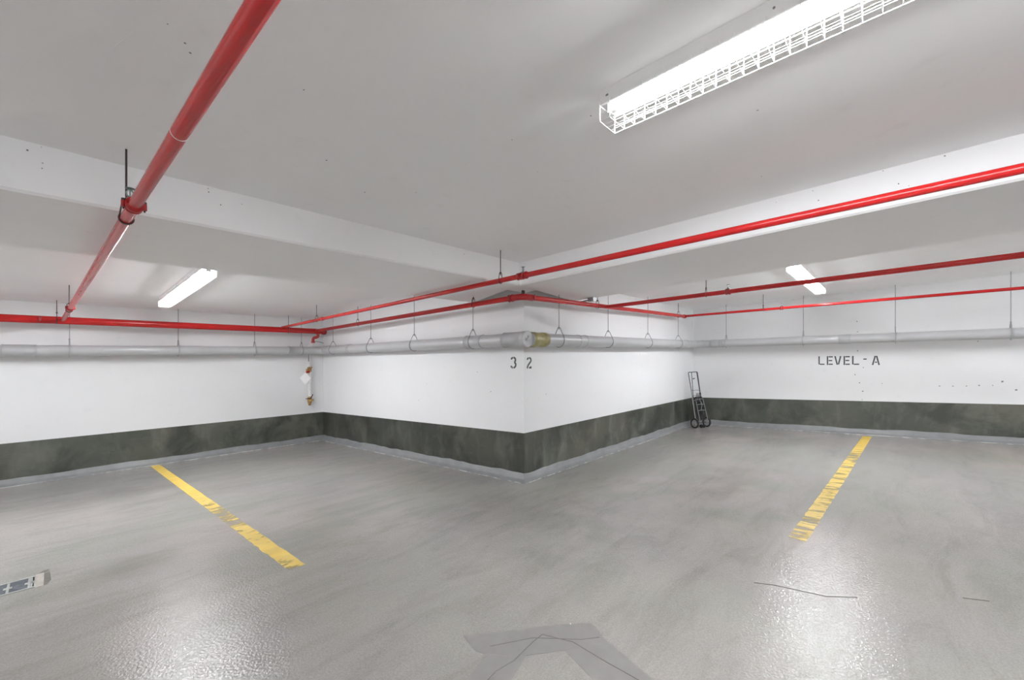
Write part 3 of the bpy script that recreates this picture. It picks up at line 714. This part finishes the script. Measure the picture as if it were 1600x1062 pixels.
t3 = thing('stencil_numeral', (0, .17, 1.4), 'dark grey stencilled numeral 3 left of the block corner under the pipe', 'lettering')
strokes(three, .021, lambda u, v, d: (-d, .222 - u * 1.15, 1.337 + v), M['ink'], 'digit', t3)
t2 = thing('stencil_numeral', (.1, 0, 1.4), 'dark grey stencilled numeral 2 right of the block corner under the pipe', 'lettering')
strokes(two, .021, lambda u, v, d: (.040 + u * 1.15, -d, 1.325 + v), M['ink'], 'digit', t2)

# ------------------------------------------------------------------ folding luggage trolley leaning in the corner
RW = .103
tr = thing('luggage_trolley', (5.11, -.325, 0), 'black folding luggage trolley with two wheels leaning in the inner right corner', 'trolley')
TX = Matrix.Translation((5.11, -.325, 0)) @ Matrix.Rotation(math.radians(-24), 4, 'Z')
LEAN = TX @ Matrix.Translation((0, 0, RW)) @ Matrix.Rotation(math.radians(-11.5), 4, 'X')
for sx_ in (-1, 1):
    x = sx_ * .165
    w_ = MB(xf=TX)
    cs = [(x, RW * math.cos(2*PI*k/28) * .84, RW + RW * math.sin(2*PI*k/28) * .84) for k in range(28)]
    w_.sweep(cs, .0165, 8, closed=True)
    wheel = tag(w_.build('wheel', M['black'], tr))
    rm = MB(xf=TX)
    rm.sweep([(x, .070*math.cos(2*PI*k/24), RW+.070*math.sin(2*PI*k/24)) for k in range(24)], .0055, 6, closed=True)
    for k in range(5):
        a = 2*PI*k/5 + .3; rm.sweep([(x, .012*math.cos(a), RW+.012*math.sin(a)), (x, .070*math.cos(a), RW+.070*math.sin(a))], .006, 6)
    rm.cyl((x-.016, 0, RW), (x+.016, 0, RW), .017, 12)
    rm.build('wheel_rim', M['rim'], wheel)
ax = MB(xf=TX); ax.cyl((-.165, 0, RW), (.165, 0, RW), .007, 10); ax.build('axle', M['frame'], tr)
of = MB(xf=LEAN)
of.sweep([(-.135, 0, 0), (-.12, 0, .30), (-.118, 0, .66)], .0085, 8); of.sweep([(.135, 0, 0), (.12, 0, .30), (.118, 0, .66)], .0085, 8)
of.build('side_tubes', M['rim'], tr)
hd = MB(xf=LEAN)
hd.sweep(fillet([(-.108, 0, .40), (-.118, 0, 1.045), (.118, 0, 1.045), (.108, 0, .40)], .03, 5), .0075, 8)
hd.build('handle', M['frame'], tr)
h2 = MB(xf=LEAN); h2.sweep(fillet([(-.105, -.012, .50), (-.080, -.05, 1.04), (.080, -.05, 1.04), (.105, -.012, .50)], .03, 5), .0065, 8)
h2.build('folded_hoop', M['frame'], tr)
for z in (.66, .55, .45, .36):
    cb = MB(xf=LEAN); cb.sweep([(-.118, 0, z), (0, -.006, z + .008), (.118, 0, z)], .006, 8); cb.build('crossbar', M['rim'] if z > .4 else M['frame'], tr)
kn = MB(xf=LEAN); kn.sweep([(-.045, -.03, .90), (-.01, -.03, .905)], .010, 8); kn.build('hook', M['black'], tr)
pl = MB(xf=LEAN)
pl.sweep(fillet([(-.095, -.035, .05), (-.095, -.04, .52), (.095, -.04, .52), (.095, -.035, .05), (-.095, -.035, .05)], .02, 4), .008, 8)
for x in (-.05, 0, .05): pl.sweep([(x, -.038, .06), (x, -.042, .51)], .011, 8)
for z in (.15, .30, .42): pl.sweep([(-.095, -.042, z), (.095, -.042, z)], .010, 8)
tag(pl.build('folded_platform', M['black'], tr), 'folded black slatted platform')
lb = MB(xf=LEAN)
for z in (.24, .36, .47): lb.sweep([(-.10, -.062, z), (0, -.068, z + .006), (.10, -.062, z)], .0055, 6)
lb.sweep([(.0, -.068, .24), (.03, -.07, .36), (.0, -.068, .47)], .0055, 6)
lb.sweep([(-.10, -.062, .47), (-.085, -.07, .0)], .0055, 6); lb.sweep([(.10, -.062, .47), (.135, -.07, .0)], .0055, 6)
lb.build('luggage_rack', M['rim'], tr)
cd = MB(xf=LEAN)
for k in range(4):
    x = -.06 + .04*k; cd.sweep([(x, -.055, .10), (x+.03, -.062, .30), (x-.01, -.058, .50), (x+.02, -.05, .60)], .006, 6)
cd.build('elastic_cord', M['black'], tr)
hb = MB(xf=TX); hb.cyl((.02, -.03, .035), (.02, .02, .035), .030, 12); hb.box((-.03, -.04, .0), (.08, -.02, .055)); hb.build('foot', M['black'], tr)
